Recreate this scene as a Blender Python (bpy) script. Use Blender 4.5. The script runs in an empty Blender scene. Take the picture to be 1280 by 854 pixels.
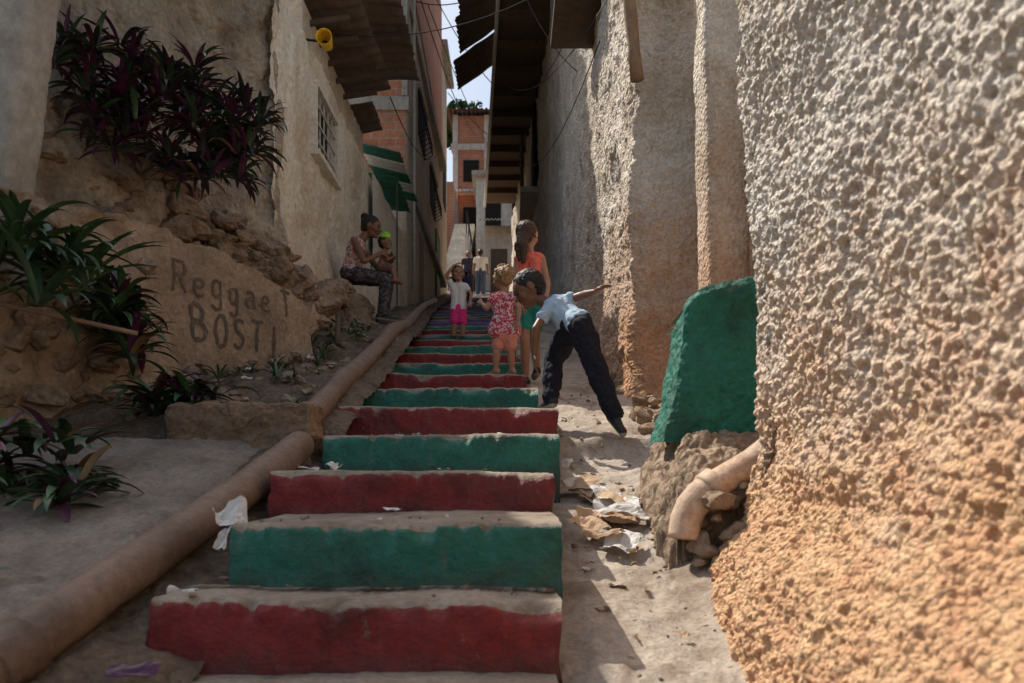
import bpy, bmesh, math, random
import numpy as np
from mathutils import Vector, Matrix, noise
R=random.Random(7)
scn=bpy.context.scene
V=Vector
def lerp(a,b,t): return a+(b-a)*t
def interp(pts,x):
    if x<=pts[0][0]: return pts[0][1]
    for i in range(1,len(pts)):
        if x<=pts[i][0]:
            a,b=pts[i-1],pts[i]; return a[1]+(b[1]-a[1])*(x-a[0])/(b[0]-a[0])
    return pts[-1][1]
# ---------------------------------------------------------------- materials
def nodes(name):
    m=bpy.data.materials.new(name); m.use_nodes=True
    nt=m.node_tree; b=nt.nodes['Principled BSDF']
    return m,nt,b
def mixc(nt,fac,a,b,blend='MIX'):
    n=nt.nodes.new('ShaderNodeMix'); n.data_type='RGBA'; n.blend_type=blend
    for i,v in ((0,fac),(6,a),(7,b)):
        if hasattr(v,'is_output'): nt.links.new(v,n.inputs[i])
        elif i==0: n.inputs[0].default_value=v
        else: n.inputs[i].default_value=(*v,1)
    return n.outputs[2]
def ramp(nt,src,stops):
    n=nt.nodes.new('ShaderNodeValToRGB'); cr=n.color_ramp
    while len(cr.elements)<len(stops): cr.elements.new(.5)
    for e,(p,c) in zip(cr.elements,stops):
        e.position=p; e.color=(*c,1) if hasattr(c,'__len__') else (c,c,c,1)
    nt.links.new(src,n.inputs[0]); return n.outputs[0]
def nz(nt,co,scale,detail=8,rough=.6,dist=0.):
    n=nt.nodes.new('ShaderNodeTexNoise'); nt.links.new(co,n.inputs['Vector'])
    n.inputs['Scale'].default_value=scale; n.inputs['Detail'].default_value=detail
    n.inputs['Roughness'].default_value=rough; n.inputs['Distortion'].default_value=dist
    return n.outputs[0]
def math_(nt,op,a,b=0.,clamp=False):
    n=nt.nodes.new('ShaderNodeMath'); n.operation=op; n.use_clamp=clamp
    for i,v in ((0,a),(1,b)):
        if hasattr(v,'is_output'): nt.links.new(v,n.inputs[i])
        else: n.inputs[i].default_value=v
    return n.outputs[0]
def M(name,cols,scale=2.,rough=.9,bump=.5,bscale=30,vor=0.,vscale=40,dirt=(.05,.035,.022),damt=.4,dscale=.9,bdist=.01,grad=None,spec=.25,chips=None,vstreak=False,edge=None):
    m,nt,b=nodes(name)
    tc=nt.nodes.new('ShaderNodeTexCoord'); co=tc.outputs['Object']
    n1=nz(nt,co,scale,7,.68,.3)
    k=len(cols)
    col=ramp(nt,n1,[(.33+.34*i/max(1,k-1),c) for i,c in enumerate(cols)])
    if grad:
        z0,z1,gc,gs=grad
        sp=nt.nodes.new('ShaderNodeSeparateXYZ'); nt.links.new(co,sp.inputs[0])
        zz=math_(nt,'ADD',sp.outputs[2],math_(nt,'MULTIPLY',math_(nt,'SUBTRACT',nz(nt,co,gs,6,.7),.5),1.6*(z1-z0)))
        mr=nt.nodes.new('ShaderNodeMapRange'); nt.links.new(zz,mr.inputs[0])
        mr.inputs[1].default_value=z0; mr.inputs[2].default_value=z1
        g2=ramp(nt,nz(nt,co,scale*3,6,.7),[(.35,gc),(.7,tuple(min(.85,x*1.5) for x in gc))])
        col=mixc(nt,mr.outputs[0],g2,col)
    if chips:
        cc,csc,th=chips
        cf=ramp(nt,nz(nt,co,csc,10,.75,.2),[(th,0.),(th+.035,1.)])
        col=mixc(nt,cf,col,cc)
    if edge:
        at=nt.nodes.new('ShaderNodeAttribute'); at.attribute_name='below_nose'
        e_=math_(nt,'ADD',at.outputs['Fac'],math_(nt,'MULTIPLY',math_(nt,'SUBTRACT',nz(nt,co,14,8,.75),.5),.09))
        e_=math_(nt,'MULTIPLY',e_,10.)
        ef=ramp(nt,e_,[(.06,0.),(.13,1.)])
        ec=ramp(nt,nz(nt,co,7,8,.7),[(.35,tuple(x*.6 for x in edge)),(.65,edge)])
        col=mixc(nt,ef,ec,col)
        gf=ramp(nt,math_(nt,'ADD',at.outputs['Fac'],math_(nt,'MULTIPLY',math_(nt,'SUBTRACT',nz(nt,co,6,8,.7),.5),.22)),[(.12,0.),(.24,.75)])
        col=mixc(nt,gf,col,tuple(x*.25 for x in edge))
        mp=nt.nodes.new('ShaderNodeMapping'); nt.links.new(co,mp.inputs[0]); mp.inputs['Scale'].default_value=(14,14,1.6)
        sf=ramp(nt,nz(nt,mp.outputs[0],1.5,8,.75),[(.55,0.),(.75,.45)])
        col=mixc(nt,sf,col,tuple(x*.55 for x in edge))
    if vstreak:
        mp=nt.nodes.new('ShaderNodeMapping'); nt.links.new(co,mp.inputs[0]); mp.inputs['Scale'].default_value=(3,3,.35)
        sf=ramp(nt,nz(nt,mp.outputs[0],1.6,8,.7),[(.48,0.),(.72,1.)])
        col=mixc(nt,math_(nt,'MULTIPLY',sf,damt*.9),col,dirt)
    df=ramp(nt,nz(nt,co,dscale,8,.7,.5),[(.42,0.),(.68,1.)])
    col=mixc(nt,math_(nt,'MULTIPLY',df,damt),col,dirt)
    fine=nz(nt,co,bscale,6,.75)
    col=mixc(nt,1.,col,ramp(nt,fine,[(.25,.62),(.75,1.25)]),'MULTIPLY')
    nt.links.new(col,b.inputs['Base Color'])
    b.inputs['Roughness'].default_value=rough
    b.inputs['Specular IOR Level'].default_value=spec
    h=math_(nt,'ADD',fine,math_(nt,'MULTIPLY',nz(nt,co,bscale*.22,6,.6),2.0))
    if vor:
        v=nt.nodes.new('ShaderNodeTexVoronoi'); nt.links.new(co,v.inputs['Vector']); v.inputs['Scale'].default_value=vscale
        h=math_(nt,'SUBTRACT',h,math_(nt,'MULTIPLY',v.outputs[0],vor))
    bp=nt.nodes.new('ShaderNodeBump'); bp.inputs['Strength'].default_value=bump; bp.inputs['Distance'].default_value=bdist
    nt.links.new(h,bp.inputs['Height']); nt.links.new(bp.outputs[0],b.inputs['Normal'])
    return m
def brickM(name,axis,c1,c2,mortar,scale=1.,bw=.3,bh=.15):
    m,nt,b=nodes(name)
    tc=nt.nodes.new('ShaderNodeTexCoord'); co=tc.outputs['Object']
    sp=nt.nodes.new('ShaderNodeSeparateXYZ'); nt.links.new(co,sp.inputs[0])
    cb=nt.nodes.new('ShaderNodeCombineXYZ'); nt.links.new(sp.outputs[0 if axis=='x' else 1],cb.inputs[0]); nt.links.new(sp.outputs[2],cb.inputs[1])
    br=nt.nodes.new('ShaderNodeTexBrick'); nt.links.new(cb.outputs[0],br.inputs['Vector'])
    br.inputs['Color1'].default_value=(*c1,1); br.inputs['Color2'].default_value=(*c2,1); br.inputs['Mortar'].default_value=(*mortar,1)
    br.inputs['Scale'].default_value=scale; br.inputs['Brick Width'].default_value=bw; br.inputs['Row Height'].default_value=bh; br.inputs['Mortar Size'].default_value=.012
    br.inputs['Mortar Smooth'].default_value=.3
    df=ramp(nt,nz(nt,co,.6,10,.7,.4),[(.45,0.),(.65,1.)])
    col=mixc(nt,math_(nt,'MULTIPLY',df,.35),br.outputs[0],(.16,.11,.07))
    col=mixc(nt,1.,col,ramp(nt,nz(nt,co,14,6,.7),[(.3,.7),(.7,1.2)]),'MULTIPLY')
    nt.links.new(col,b.inputs['Base Color']); b.inputs['Roughness'].default_value=.9
    bp=nt.nodes.new('ShaderNodeBump'); bp.inputs['Strength'].default_value=.8; bp.inputs['Distance'].default_value=.02; bp.invert=True
    nt.links.new(br.outputs[1],bp.inputs['Height']); nt.links.new(bp.outputs[0],b.inputs['Normal'])
    return m
def simpleM(name,c,rough=.7,spec=.3,var=.25,sc=25,bump=.2,metal=0,bd=.005,sss=0):
    m,nt,b=nodes(name)
    tc=nt.nodes.new('ShaderNodeTexCoord'); co=tc.outputs['Object']
    n=nz(nt,co,sc,6,.6)
    col=mixc(nt,1.,c,ramp(nt,n,[(.3,1-var),(.7,1+var)]),'MULTIPLY')
    nt.links.new(col,b.inputs['Base Color']); b.inputs['Roughness'].default_value=rough
    b.inputs['Specular IOR Level'].default_value=spec; b.inputs['Metallic'].default_value=metal
    bp=nt.nodes.new('ShaderNodeBump'); bp.inputs['Strength'].default_value=bump; bp.inputs['Distance'].default_value=bd
    nt.links.new(n,bp.inputs['Height']); nt.links.new(bp.outputs[0],b.inputs['Normal'])
    return m
def printM(name,cols,scale=45):
    m,nt,b=nodes(name)
    tc=nt.nodes.new('ShaderNodeTexCoord'); co=tc.outputs['Object']
    v=nt.nodes.new('ShaderNodeTexVoronoi'); nt.links.new(co,v.inputs['Vector']); v.inputs['Scale'].default_value=scale
    sp=nt.nodes.new('ShaderNodeSeparateColor'); nt.links.new(v.outputs['Color'],sp.inputs[0])
    n=nt.nodes.new('ShaderNodeValToRGB'); n.color_ramp.interpolation='CONSTANT'
    while len(n.color_ramp.elements)<len(cols): n.color_ramp.elements.new(.5)
    for i,(e,c) in enumerate(zip(n.color_ramp.elements,cols)): e.position=i/len(cols); e.color=(*c,1)
    nt.links.new(sp.outputs[0],n.inputs[0]); nt.links.new(n.outputs[0],b.inputs['Base Color'])
    b.inputs['Roughness'].default_value=.85
    bp=nt.nodes.new('ShaderNodeBump'); bp.inputs['Strength'].default_value=.4; bp.inputs['Distance'].default_value=.01
    nt.links.new(nz(nt,co,18,4,.5),bp.inputs['Height']); nt.links.new(bp.outputs[0],b.inputs['Normal'])
    return m
# ---------------------------------------------------------------- geometry helpers
def obj(name,verts,faces,mats,parent=None,smooth=False,fm=None):
    me=bpy.data.meshes.new(name); me.from_pydata([tuple(v) for v in verts],[],faces)
    for m in (mats if isinstance(mats,(list,tuple)) else [mats]): me.materials.append(m)
    if fm is not None: me.polygons.foreach_set('material_index',fm)
    if smooth: me.polygons.foreach_set('use_smooth',[True]*len(me.polygons))
    me.update(); o=bpy.data.objects.new(name,me); scn.collection.objects.link(o)
    if parent: o.parent=parent
    return o
def empty(name):
    o=bpy.data.objects.new(name,None); scn.collection.objects.link(o); o.empty_display_size=.2; return o
def sheet(name,f,nu,nv,mat,hole=None,parent=None,smooth=True):
    vs=[f(i/nu,j/nv) for i in range(nu+1) for j in range(nv+1)]
    fs=[]
    for i in range(nu):
        for j in range(nv):
            if hole and hole((i+.5)/nu,(j+.5)/nv): continue
            a=i*(nv+1)+j; fs.append((a,a+nv+1,a+nv+2,a+1))
    return obj(name,vs,fs,mat,parent,smooth)
_t=0
def disp(o,kind,size,strength,mid=.5,depth=2):
    global _t; _t+=1
    t=bpy.data.textures.new('t%d'%_t,kind)
    t.noise_scale=size
    if kind=='CLOUDS': t.noise_depth=depth
    md=o.modifiers.new('d%d'%_t,'DISPLACE'); md.texture=t; md.strength=strength; md.mid_level=mid; md.texture_coords='LOCAL'
    return md
def box(name,x0,x1,y0,y1,z0,z1,mat,parent=None,bev=.01,rot=None):
    vs=[V((x,y,z)) for x in (x0,x1) for y in (y0,y1) for z in (z0,z1)]
    if rot:
        c=V(((x0+x1)/2,(y0+y1)/2,(z0+z1)/2)); vs=[c+rot@(v-c) for v in vs]
    fs=[(0,1,3,2),(4,6,7,5),(0,4,5,1),(2,3,7,6),(0,2,6,4),(1,5,7,3)]
    o=obj(name,vs,fs,mat,parent)
    if bev:
        md=o.modifiers.new('b','BEVEL'); md.width=bev; md.segments=2
    return o
def prism(name,poly,z0,z1,mat,parent=None,bev=.01):
    n=len(poly); vs=[(x,y,z0) for x,y in poly]+[(x,y,z1) for x,y in poly]
    fs=[tuple(range(n))[::-1],tuple(range(n,2*n))]+[(i,(i+1)%n,(i+1)%n+n,i+n) for i in range(n)]
    o=obj(name,vs,fs,mat,parent)
    if bev:
        md=o.modifiers.new('b','BEVEL'); md.width=bev; md.segments=2
    return o
def tube(name,pts,rad,mat,parent=None,seg=20,sub=6,wob=0.):
    pts=[V(p) for p in pts]; P=[]
    for i in range(len(pts)-1):
        for k in range(sub):
            t=k/sub; P.append(lerp(pts[i],pts[i+1],t))
    P.append(pts[-1])
    vs=[];fs=[]
    for i,p in enumerate(P):
        d=(P[min(i+1,len(P)-1)]-P[max(i-1,0)]).normalized()
        a=d.cross(V((0,0,1)))
        if a.length<.05: a=d.cross(V((0,1,0)))
        a.normalize(); b=d.cross(a)
        for s in range(seg):
            th=2*math.pi*s/seg
            q=p+(a*math.cos(th)+b*math.sin(th))*rad
            if wob: q=q+ (q-p).normalized()*noise.noise(q*6)*wob
            vs.append(q)
    for i in range(len(P)-1):
        for s in range(seg):
            fs.append((i*seg+s,i*seg+(s+1)%seg,(i+1)*seg+(s+1)%seg,(i+1)*seg+s))
    fs.append(tuple(range(seg))[::-1]); fs.append(tuple((len(P)-1)*seg+s for s in range(seg)))
    return obj(name,vs,fs,mat,parent,True)
ICO={}
def ico(n):
    if n not in ICO:
        b=bmesh.new(); bmesh.ops.create_icosphere(b,subdivisions=n,radius=1); ICO[n]=([v.co.copy() for v in b.verts],[tuple(v.index for v in q.verts) for q in b.faces]); b.free()
    return ICO[n]
def rocks(name,items,mat,seed=1,sub=3,rough=.35,parent=None):
    rr=random.Random(seed)
    vs=[];fs=[];base=0
    bv,bf=ico(sub)
    for (c,s) in items:
        rot=Matrix.Rotation(rr.uniform(0,6.28),3,'Z')@Matrix.Rotation(rr.uniform(-.6,.6),3,'X')
        sc=V((rr.uniform(.8,1.4),rr.uniform(.7,1.1),rr.uniform(.5,.8)))*s
        off=V((rr.uniform(0,99),rr.uniform(0,99),rr.uniform(0,99)))
        pl=[(V((rr.gauss(0,1),rr.gauss(0,1),rr.gauss(0,1))).normalized(),rr.uniform(.5,.8)) for _ in range(10)]
        for v in bv:
            p=v.copy()
            for n_,d_ in pl:
                q=p.dot(n_)-d_
                if q>0: p-=n_*q*.95
            p=p*(1+rough*.5*noise.noise(p*1.5+off)+rough*.2*noise.noise(p*5+off))
            vs.append(V(c)+rot@V((p.x*sc.x,p.y*sc.y,p.z*sc.z)))
        fs+=[tuple(i+base for i in f) for f in bf]; base+=len(bv)
    return obj(name,vs,fs,mat,parent,False)
def corr(name,o0,U,Vv,nw,amp,mat,parent=None):
    o0,U,Vv=V(o0),V(U),V(Vv); N=U.cross(Vv).normalized()
    o=sheet(name,lambda u,v:o0+U*u+Vv*(v+.05*noise.noise(V((int(u*nw/3)*1.7,nw,0)))*(v>.9))+N*amp*math.sin(u*nw*2*math.pi)+N*.03*noise.noise(V((u*5,v*3,nw))),nw*8,8,mat,parent=parent)
    md=o.modifiers.new('s','SOLIDIFY'); md.thickness=.003
    return o
# ---------------------------------------------------------------- shared profiles
RAMP=[(-3,-2.0),(0,-1.15),(2,-.66),(3.3,-.31),(4.84,.07),(4.9,.19),(6.3,.58),(7.5,.86),(34,7.45),(60,14)]
LE=[(0,-1.0),(2.2,-1.0),(8.7,-1.17),(15,-1.62),(20,-1.78),(32,-2.0),(60,-2.2)]
RE=[(0,.14),(8.7,.04),(15,-.3),(32,-.9),(60,-1.)]
BANK=[(-3,-2.0),(0,-1.12),(2,-.50),(3,-.20),(3.95,.10),(4.25,.26),(5.1,.56),(6.25,.86),(8,1.42),(9.2,1.66),(13,2.6),(32,7.2),(60,14)]
STEPS=[(2.2,-1.0,.135,-.361),(2.5,-.885,.155,-.168),(3.15,-.96,.16,-.006),(3.9,-.92,.234,.1755),(4.7,-1.03,.268,.376),(5.5,-1.045,.18,.567),
       (6.3,-1.07,.113,.762),(7.1,-1.09,.114,.962),(7.9,-1.13,.08,1.158),(8.7,-1.17,.04,1.357)]
d,z=8.7,1.357
while d<32:
    d+=.8; z+=.2; STEPS.append((d,interp(LE,d),interp(RE,d),z))
STEPS=[(1.75,-1.12,.12,-.56)]+STEPS
# ---------------------------------------------------------------- people
class Fig:
    def __init__(s): s.p=[]
    def cap(s,a,b,ra,rb,l): s.p.append(('c',V(a),V(b),ra,rb,l))
    def ell(s,c,rad,rot,l): s.p.append(('e',V(c),V(rad),rot,None,l))
    def build(s,name,vox,mats,fold=.004,smooth=3):
        S2,F2=ico(2); S3,F3=ico(3)
        vs=[];fs=[]
        for p in s.p:
            if p[0]=='c':
                hb=bmesh.new()
                for q in S2: hb.verts.new(p[1]+q*p[3]); hb.verts.new(p[2]+q*p[4])
                bmesh.ops.convex_hull(hb,input=hb.verts)
                hb.verts.index_update(); keep={}
                b0=len(vs)
                for f in hb.faces:
                    for v in f.verts:
                        if v.index not in keep: keep[v.index]=b0+len(keep)
                inv=sorted(keep.items(),key=lambda t:t[1]); hb.verts.ensure_lookup_table()
                bmesh.ops.recalc_face_normals(hb,faces=hb.faces)
                vs+=[hb.verts[i].co.copy() for i,_ in inv]
                fs+=[tuple(keep[v.index] for v in f.verts) for f in hb.faces]; hb.free()
            else:
                b0=len(vs); c,rad,rot=p[1],p[2],p[3]
                vs+=[c+rot@V((q.x*rad.x,q.y*rad.y,q.z*rad.z)) for q in S3]; fs+=[tuple(i+b0 for i in f) for f in F3]
        t=obj('tmp',vs,fs,[])
        md=t.modifiers.new('r','REMESH'); md.mode='VOXEL'; md.voxel_size=vox
        dg=bpy.context.evaluated_depsgraph_get(); ev=t.evaluated_get(dg)
        me=bpy.data.meshes.new_from_object(ev)
        bpy.data.objects.remove(t)
        me.name=name
        n=len(me.polygons); nv=len(me.vertices)
        cen=np.zeros(n*3,dtype=np.float32); me.polygons.foreach_get('center',cen); cen=cen.reshape(-1,3)
        cx,cy,cz=cen[:,0].copy(),cen[:,1].copy(),cen[:,2].copy()
        best=np.full(n,1e9); lab=np.zeros(n,dtype=np.int32); names=list(mats.keys())
        for p in s.p:
            x,y,z=cx-p[1].x,cy-p[1].y,cz-p[1].z
            if p[0]=='c':
                a=p[2]-p[1]; L=max(1e-9,a.dot(a))
                tt=np.clip((x*a.x+y*a.y+z*a.z)/L,0,1)
                dd=np.sqrt((x-tt*a.x)**2+(y-tt*a.y)**2+(z-tt*a.z)**2)-(p[3]+(p[4]-p[3])*tt)
            else:
                r=p[3]; rad=p[2]
                q=[(x*r[0][k]+y*r[1][k]+z*r[2][k])/rad[k] for k in range(3)]
                dd=(np.sqrt(q[0]**2+q[1]**2+q[2]**2)-1)*min(rad)
            m_=dd<best; best[m_]=dd[m_]; lab[m_]=names.index(p[5])
        me.materials.clear()
        for k in names: me.materials.append(mats[k])
        me.polygons.foreach_set('material_index',lab); me.polygons.foreach_set('use_smooth',[True]*n)
        cloth={i for i,k in enumerate(names) if k in('top','bot')}; hair={i for i,k in enumerate(names) if k=='hair'}
        w=bytearray(nv)
        for f,l in zip(me.polygons,lab.tolist()):
            if l in cloth:
                for i in f.vertices: w[i]=1
            elif l in hair:
                for i in f.vertices: w[i]=2
        nr=[v.normal.copy() for v in me.vertices]
        for v,n_ in zip(me.vertices,nr):
            if w[v.index]==1: 
                q=v.co*14; v.co=v.co+n_*(fold*(noise.noise(V((q.x,q.y,q.z*.6)))+.6*noise.noise(q*2.3)))
            elif w[v.index]==2:
                q=v.co*55; v.co=v.co+n_*(.006*noise.noise(q))
        me.update()
        o=bpy.data.objects.new(name,me); scn.collection.objects.link(o)
        md=o.modifiers.new('s','SMOOTH'); md.factor=.5; md.iterations=smooth
        return o
def head(F,c,f,u,s,style='short',ears=True):
    c=V(c); f=V(f).normalized(); r=f.cross(V(u)).normalized(); u=r.cross(f).normalized()
    Rm=Matrix((r,f,u)).transposed()
    P=lambda a,b,d: c+r*a*s+f*b*s+u*d*s
    F.ell(P(0,-.1,.15),(.76*s,.93*s,.84*s),Rm,'skin')
    F.ell(P(0,.18,-.42),(.52*s,.58*s,.55*s),Rm,'skin')
    F.cap(P(0,.80,.02),P(0,.93,-.16),.07*s,.12*s,'skin')
    F.cap(P(-.07,.85,-.2),P(.07,.85,-.2),.08*s,.08*s,'skin')
    F.cap(P(-.15,.70,-.46),P(.15,.70,-.46),.075*s,.075*s,'lip')
    F.ell(P(0,.6,-.78),(.22*s,.2*s,.18*s),Rm,'skin')
    for q in (-1,1):
        F.ell(P(.3*q,.66,.03),(.15*s,.14*s,.10*s),Rm,'eye')
        F.cap(P(.16*q,.80,.22),P(.42*q,.70,.22),.045*s,.035*s,'hair')
        F.ell(P(.36*q,.5,-.2),(.26*s,.28*s,.26*s),Rm,'skin')
        if ears: F.ell(P(.79*q,-.05,-.02),(.09*s,.2*s,.28*s),Rm,'skin')
    F.ell(P(0,-.24,.27),(.84*s,.94*s,.86*s),Rm,'hair')
    F.ell(P(0,-.45,-.15),(.68*s,.62*s,.6*s),Rm,'hair')
    if style=='curly':
        rr=random.Random(3)
        for k in range(46):
            th=rr.uniform(0,6.28); ph=rr.uniform(-.4,1.5); q=V((math.cos(th)*math.cos(ph)*.84,math.sin(th)*math.cos(ph)*.94-.28,math.sin(ph)*.86+.27))
            if q.y>.35: continue
            F.ell(P(*q),(.17*s,)*3,Rm,'hair')
    if style=='bun':
        F.ell(P(0,-.95,.75),(.4*s,.4*s,.4*s),Rm,'hair')
    if style=='long':
        F.cap(P(0,-.7,.1),P(0,-.95,-1.1),.5*s,.45*s,'hair'); F.cap(P(.2,-.95,-1.1),P(.25,-.95,-2.4),.42*s,.16*s,'hair'); F.cap(P(-.2,-.95,-1.1),P(-.1,-1.0,-2.2),.4*s,.14*s,'hair')
    if style=='pony':
        F.cap(P(0,-.9,.5),P(0,-1.5,.1),.3*s,.28*s,'hair'); F.cap(P(0,-1.5,.1),P(0,-1.6,-.9),.28*s,.1*s,'hair')
def hand(F,w,dv,pn,L,curl=.5,thumb=1):
    w=V(w); dv=V(dv).normalized(); pn=V(pn); pn=(pn-dv*pn.dot(dv)).normalized(); sd=dv.cross(pn).normalized()*thumb
    for o_ in (-.14,-.05,.05,.14): F.cap(w+sd*o_*L*.6,w+dv*L*.46+sd*o_*L*1.15,.085*L,.075*L,'skin')
    for i,(o_,l) in enumerate(((-.2,.40),(-.07,.50),(.07,.53),(.2,.47))):
        b=w+dv*L*.46+sd*o_*L; dd=(dv+sd*o_*.9).normalized(); a1=curl*(.6+.1*i)
        d1=(dd*math.cos(a1*.5)+pn*math.sin(a1*.5)); d2=(dd*math.cos(a1*1.3)+pn*math.sin(a1*1.3))
        m=b+d1*L*l*.5; F.cap(b,m,.06*L,.052*L,'skin'); F.cap(m,m+d2*L*l*.5,.052*L,.042*L,'skin')
    b=w+dv*L*.12+sd*.15*L; m=b+(dv*.6+sd*.8+pn*.2).normalized()*L*.25
    F.cap(b,m,.075*L,.06*L,'skin'); F.cap(m,m+(dv*.9+sd*.4+pn*.3).normalized()*L*.24,.06*L,.048*L,'skin')
def body(F,j,k,kl=None,sleeve=.5,pant=2,shoe='shoe',torso=1.,flare=0,handL=None,curl=.5,foldtop=None):
    J={a:V(b) for a,b in j.items()}; kl=kl or k
    hm=(J['hipL']+J['hipR'])/2; sm=(J['shL']+J['shR'])/2
    F.cap(lerp(sm,J['neck'],.3),J['neckt'],.055*k,.05*k,'skin')
    F.cap(lerp(J['shL'],J['shR'],.12),lerp(J['shL'],J['shR'],.88),.068*k*torso,.068*k*torso,'top')
    F.cap(lerp(J['neck'],sm,.6),sm,.06*k,.09*k,'top')
    mid=lerp(sm,hm,.45); wv=(J['shR']-J['shL'])*.24
    for q in (-1,1):
        F.cap(lerp(sm,hm,.12)+wv*q,mid+wv*q*.8,.098*k*torso,.094*k*torso,'top')
        F.cap(mid+wv*q*.8,lerp(hm,sm,.12)+(J['hipR']-J['hipL'])*.45*q,.092*k*torso,.105*k*torso+flare,'top')
    F.cap(J['hipL'],J['hipR'],.105*k,.105*k,'bot')
    F.cap(lerp(hm,sm,.12),hm,.115*k,.115*k,'bot')
    for s in 'LR':
        sh,el,wr,hp,kn,an,to=[J[x+s] for x in ('sh','el','wr','hip','kn','an','toe')]
        F.cap(sh,el,.045*k,.036*k,'skin'); F.cap(el,lerp(el,wr,.35),.036*k,.036*k,'skin'); F.cap(lerp(el,wr,.35),wr,.036*k,.023*k,'skin')
        if sleeve: F.cap(sh,lerp(sh,el,sleeve),.062*k,.060*k,'top')
        F.cap(hp,kn,.08*kl,.052*kl,'skin'); F.cap(kn,lerp(kn,an,.35),.052*kl,.052*kl,'skin'); F.cap(lerp(kn,an,.35),an,.052*kl,.033*kl,'skin')
        if pant<=1: F.cap(hp,lerp(hp,kn,pant),.095*kl,.088*kl,'bot')
        else:
            F.cap(hp,kn,.110*kl,.088*kl,'bot'); F.cap(kn,lerp(kn,an,(pant-1)*.95),.088*kl,.074*kl,'bot')
        dv=(to-an); hd=V((dv.x,dv.y,dv.z)).normalized()
        heel=an-hd*.035*kl+ (V((0,0,-1))-hd*V((0,0,-1)).dot(hd)).normalized()*.045*kl
        F.cap(an,heel,.038*kl,.042*kl,shoe); F.cap(heel,to,.042*kl,.034*kl,shoe); F.cap(an,lerp(heel,to,.7),.036*kl,.038*kl,shoe)
        if shoe=='shoe':
            F.cap(heel+V((0,0,-.02*kl)),to+V((0,0,-.012*kl)),.036*kl,.032*kl,'sole')
        hl=(handL or .165*k)
        cv=(wr-el).normalized(); pn=V(j.get('pn'+s,(0,.3,-1)))
        hand(F,wr,(V(j['hd'+s]) if 'hd'+s in j else cv),pn,hl,curl,1 if s=='L' else -1)
def skinM(n,c): return simpleM(n,c,.5,.4,.12,30,.1)
sk_dark=skinM('skin_dark',(.19,.09,.052)); sk_med=skinM('skin_medium',(.40,.215,.14)); sk_br=skinM('skin_brown',(.25,.125,.075))
eyeM=simpleM('eye_dark',(.02,.014,.012),.25,.5,.1); lipM=simpleM('lip',(.3,.1,.08),.5)
hair_b=simpleM('hair_black',(.012,.009,.008),.55,.4,.5,80,.6); hair_l=simpleM('hair_light_brown',(.30,.18,.09),.6,.4,.4,80,.6); hair_d=simpleM('hair_brown',(.06,.03,.018),.55,.4,.5,80,.6)
denim=simpleM('navy_trousers',(.016,.018,.028),.85,.2,.3,40,.5); shoeM=simpleM('black_shoe',(.03,.03,.03),.5); soleM=simpleM('shoe_sole',(.3,.28,.25),.7)
blueS=simpleM('light_blue_shirt',(.38,.50,.62),.85,.2,.08,30,.4); whiteS=simpleM('white_shirt',(.75,.73,.7),.85,.2,.06,30,.4)
pink=simpleM('pink_shorts',(.78,.05,.24),.8,.2,.1,30,.4); coral=simpleM('coral_top',(.85,.19,.14),.8,.2,.08,30,.4); teal=simpleM('teal_shorts',(.03,.28,.24),.8,.2,.1)
salmon=simpleM('salmon_shorts',(.72,.28,.2),.8,.2,.1)
floral=printM('floral_print',[(.55,.05,.07),(.75,.6,.58),(.6,.08,.1),(.7,.5,.5),(.45,.03,.08)],85)
wprint=printM('patterned_top',[(.4,.13,.14),(.6,.48,.4),(.16,.12,.2),(.55,.26,.14),(.5,.42,.45)],45)
legpr=printM('patterned_trousers',[(.02,.02,.025),(.05,.045,.05),(.03,.02,.03),(.12,.1,.1)],40)
greenS=simpleM('lime_cap',(.3,.6,.05),.7)
def mm(skin,hair,top,bot): return {'skin':skin,'hair':hair,'top':top,'bot':bot,'shoe':shoeM,'sole':soleM,'eye':eyeM,'lip':lipM}
# boy, bent forward, running up the steps
F=Fig()
j=dict(neck=(.20,5.25,1.095),neckt=(.15,5.25,1.13),shL=(.24,5.12,1.045),shR=(.33,5.32,1.115),elL=(.15,5.03,.89),wrL=(.145,5.06,.735),elR=(.455,5.19,1.135),wrR=(.52,5.06,1.13),
 hipL=(.375,5.13,.90),hipR=(.43,5.0,.90),knL=(.275,5.27,.715),knR=(.535,4.96,.60),anL=(.25,5.17,.465),anR=(.635,4.95,.345),toeL=(.19,5.29,.41),toeR=(.675,4.87,.235),
 pnL=(1,0,0),pnR=(0,0,-1),hdR=(.8,-.3,.4))
body(F,j,.74,.78,.48,2,'shoe',1.05,0.004,.12,.5)
head(F,(.105,5.25,1.185),(-.82,-.12,-.55),(-.5,0,.85),.114,'short')
F.build('boy',.004,mm(sk_dark,hair_b,blueS,denim),.014,2)
# toddler
F=Fig()
j=dict(neck=(-.07,6.47,1.43),neckt=(-.072,6.47,1.48),shL=(-.145,6.48,1.40),shR=(.01,6.45,1.40),elL=(-.205,6.46,1.31),wrL=(-.245,6.52,1.36),elR=(.055,6.40,1.30),wrR=(.05,6.37,1.20),
 hipL=(-.10,6.47,1.08),hipR=(-.02,6.45,1.08),knL=(-.125,6.44,.94),knR=(-.01,6.46,.94),anL=(-.13,6.46,.815),anR=(.0,6.48,.815),toeL=(-.17,6.54,.785),toeR=(-.035,6.57,.785),pnL=(.5,.5,-.5),pnR=(0,0,-1))
body(F,j,.66,.63,.3,.5,'skin',.98,.012,.095,.7)
F.cap((-.10,6.46,1.20),(-.02,6.46,1.20),.075,.075,'top'); F.cap((-.115,6.46,1.13),(-.005,6.46,1.13),.088,.088,'top')
head(F,(-.078,6.47,1.545),(-.55,.75,-.15),(0,0,1),.092,'curly')
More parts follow.
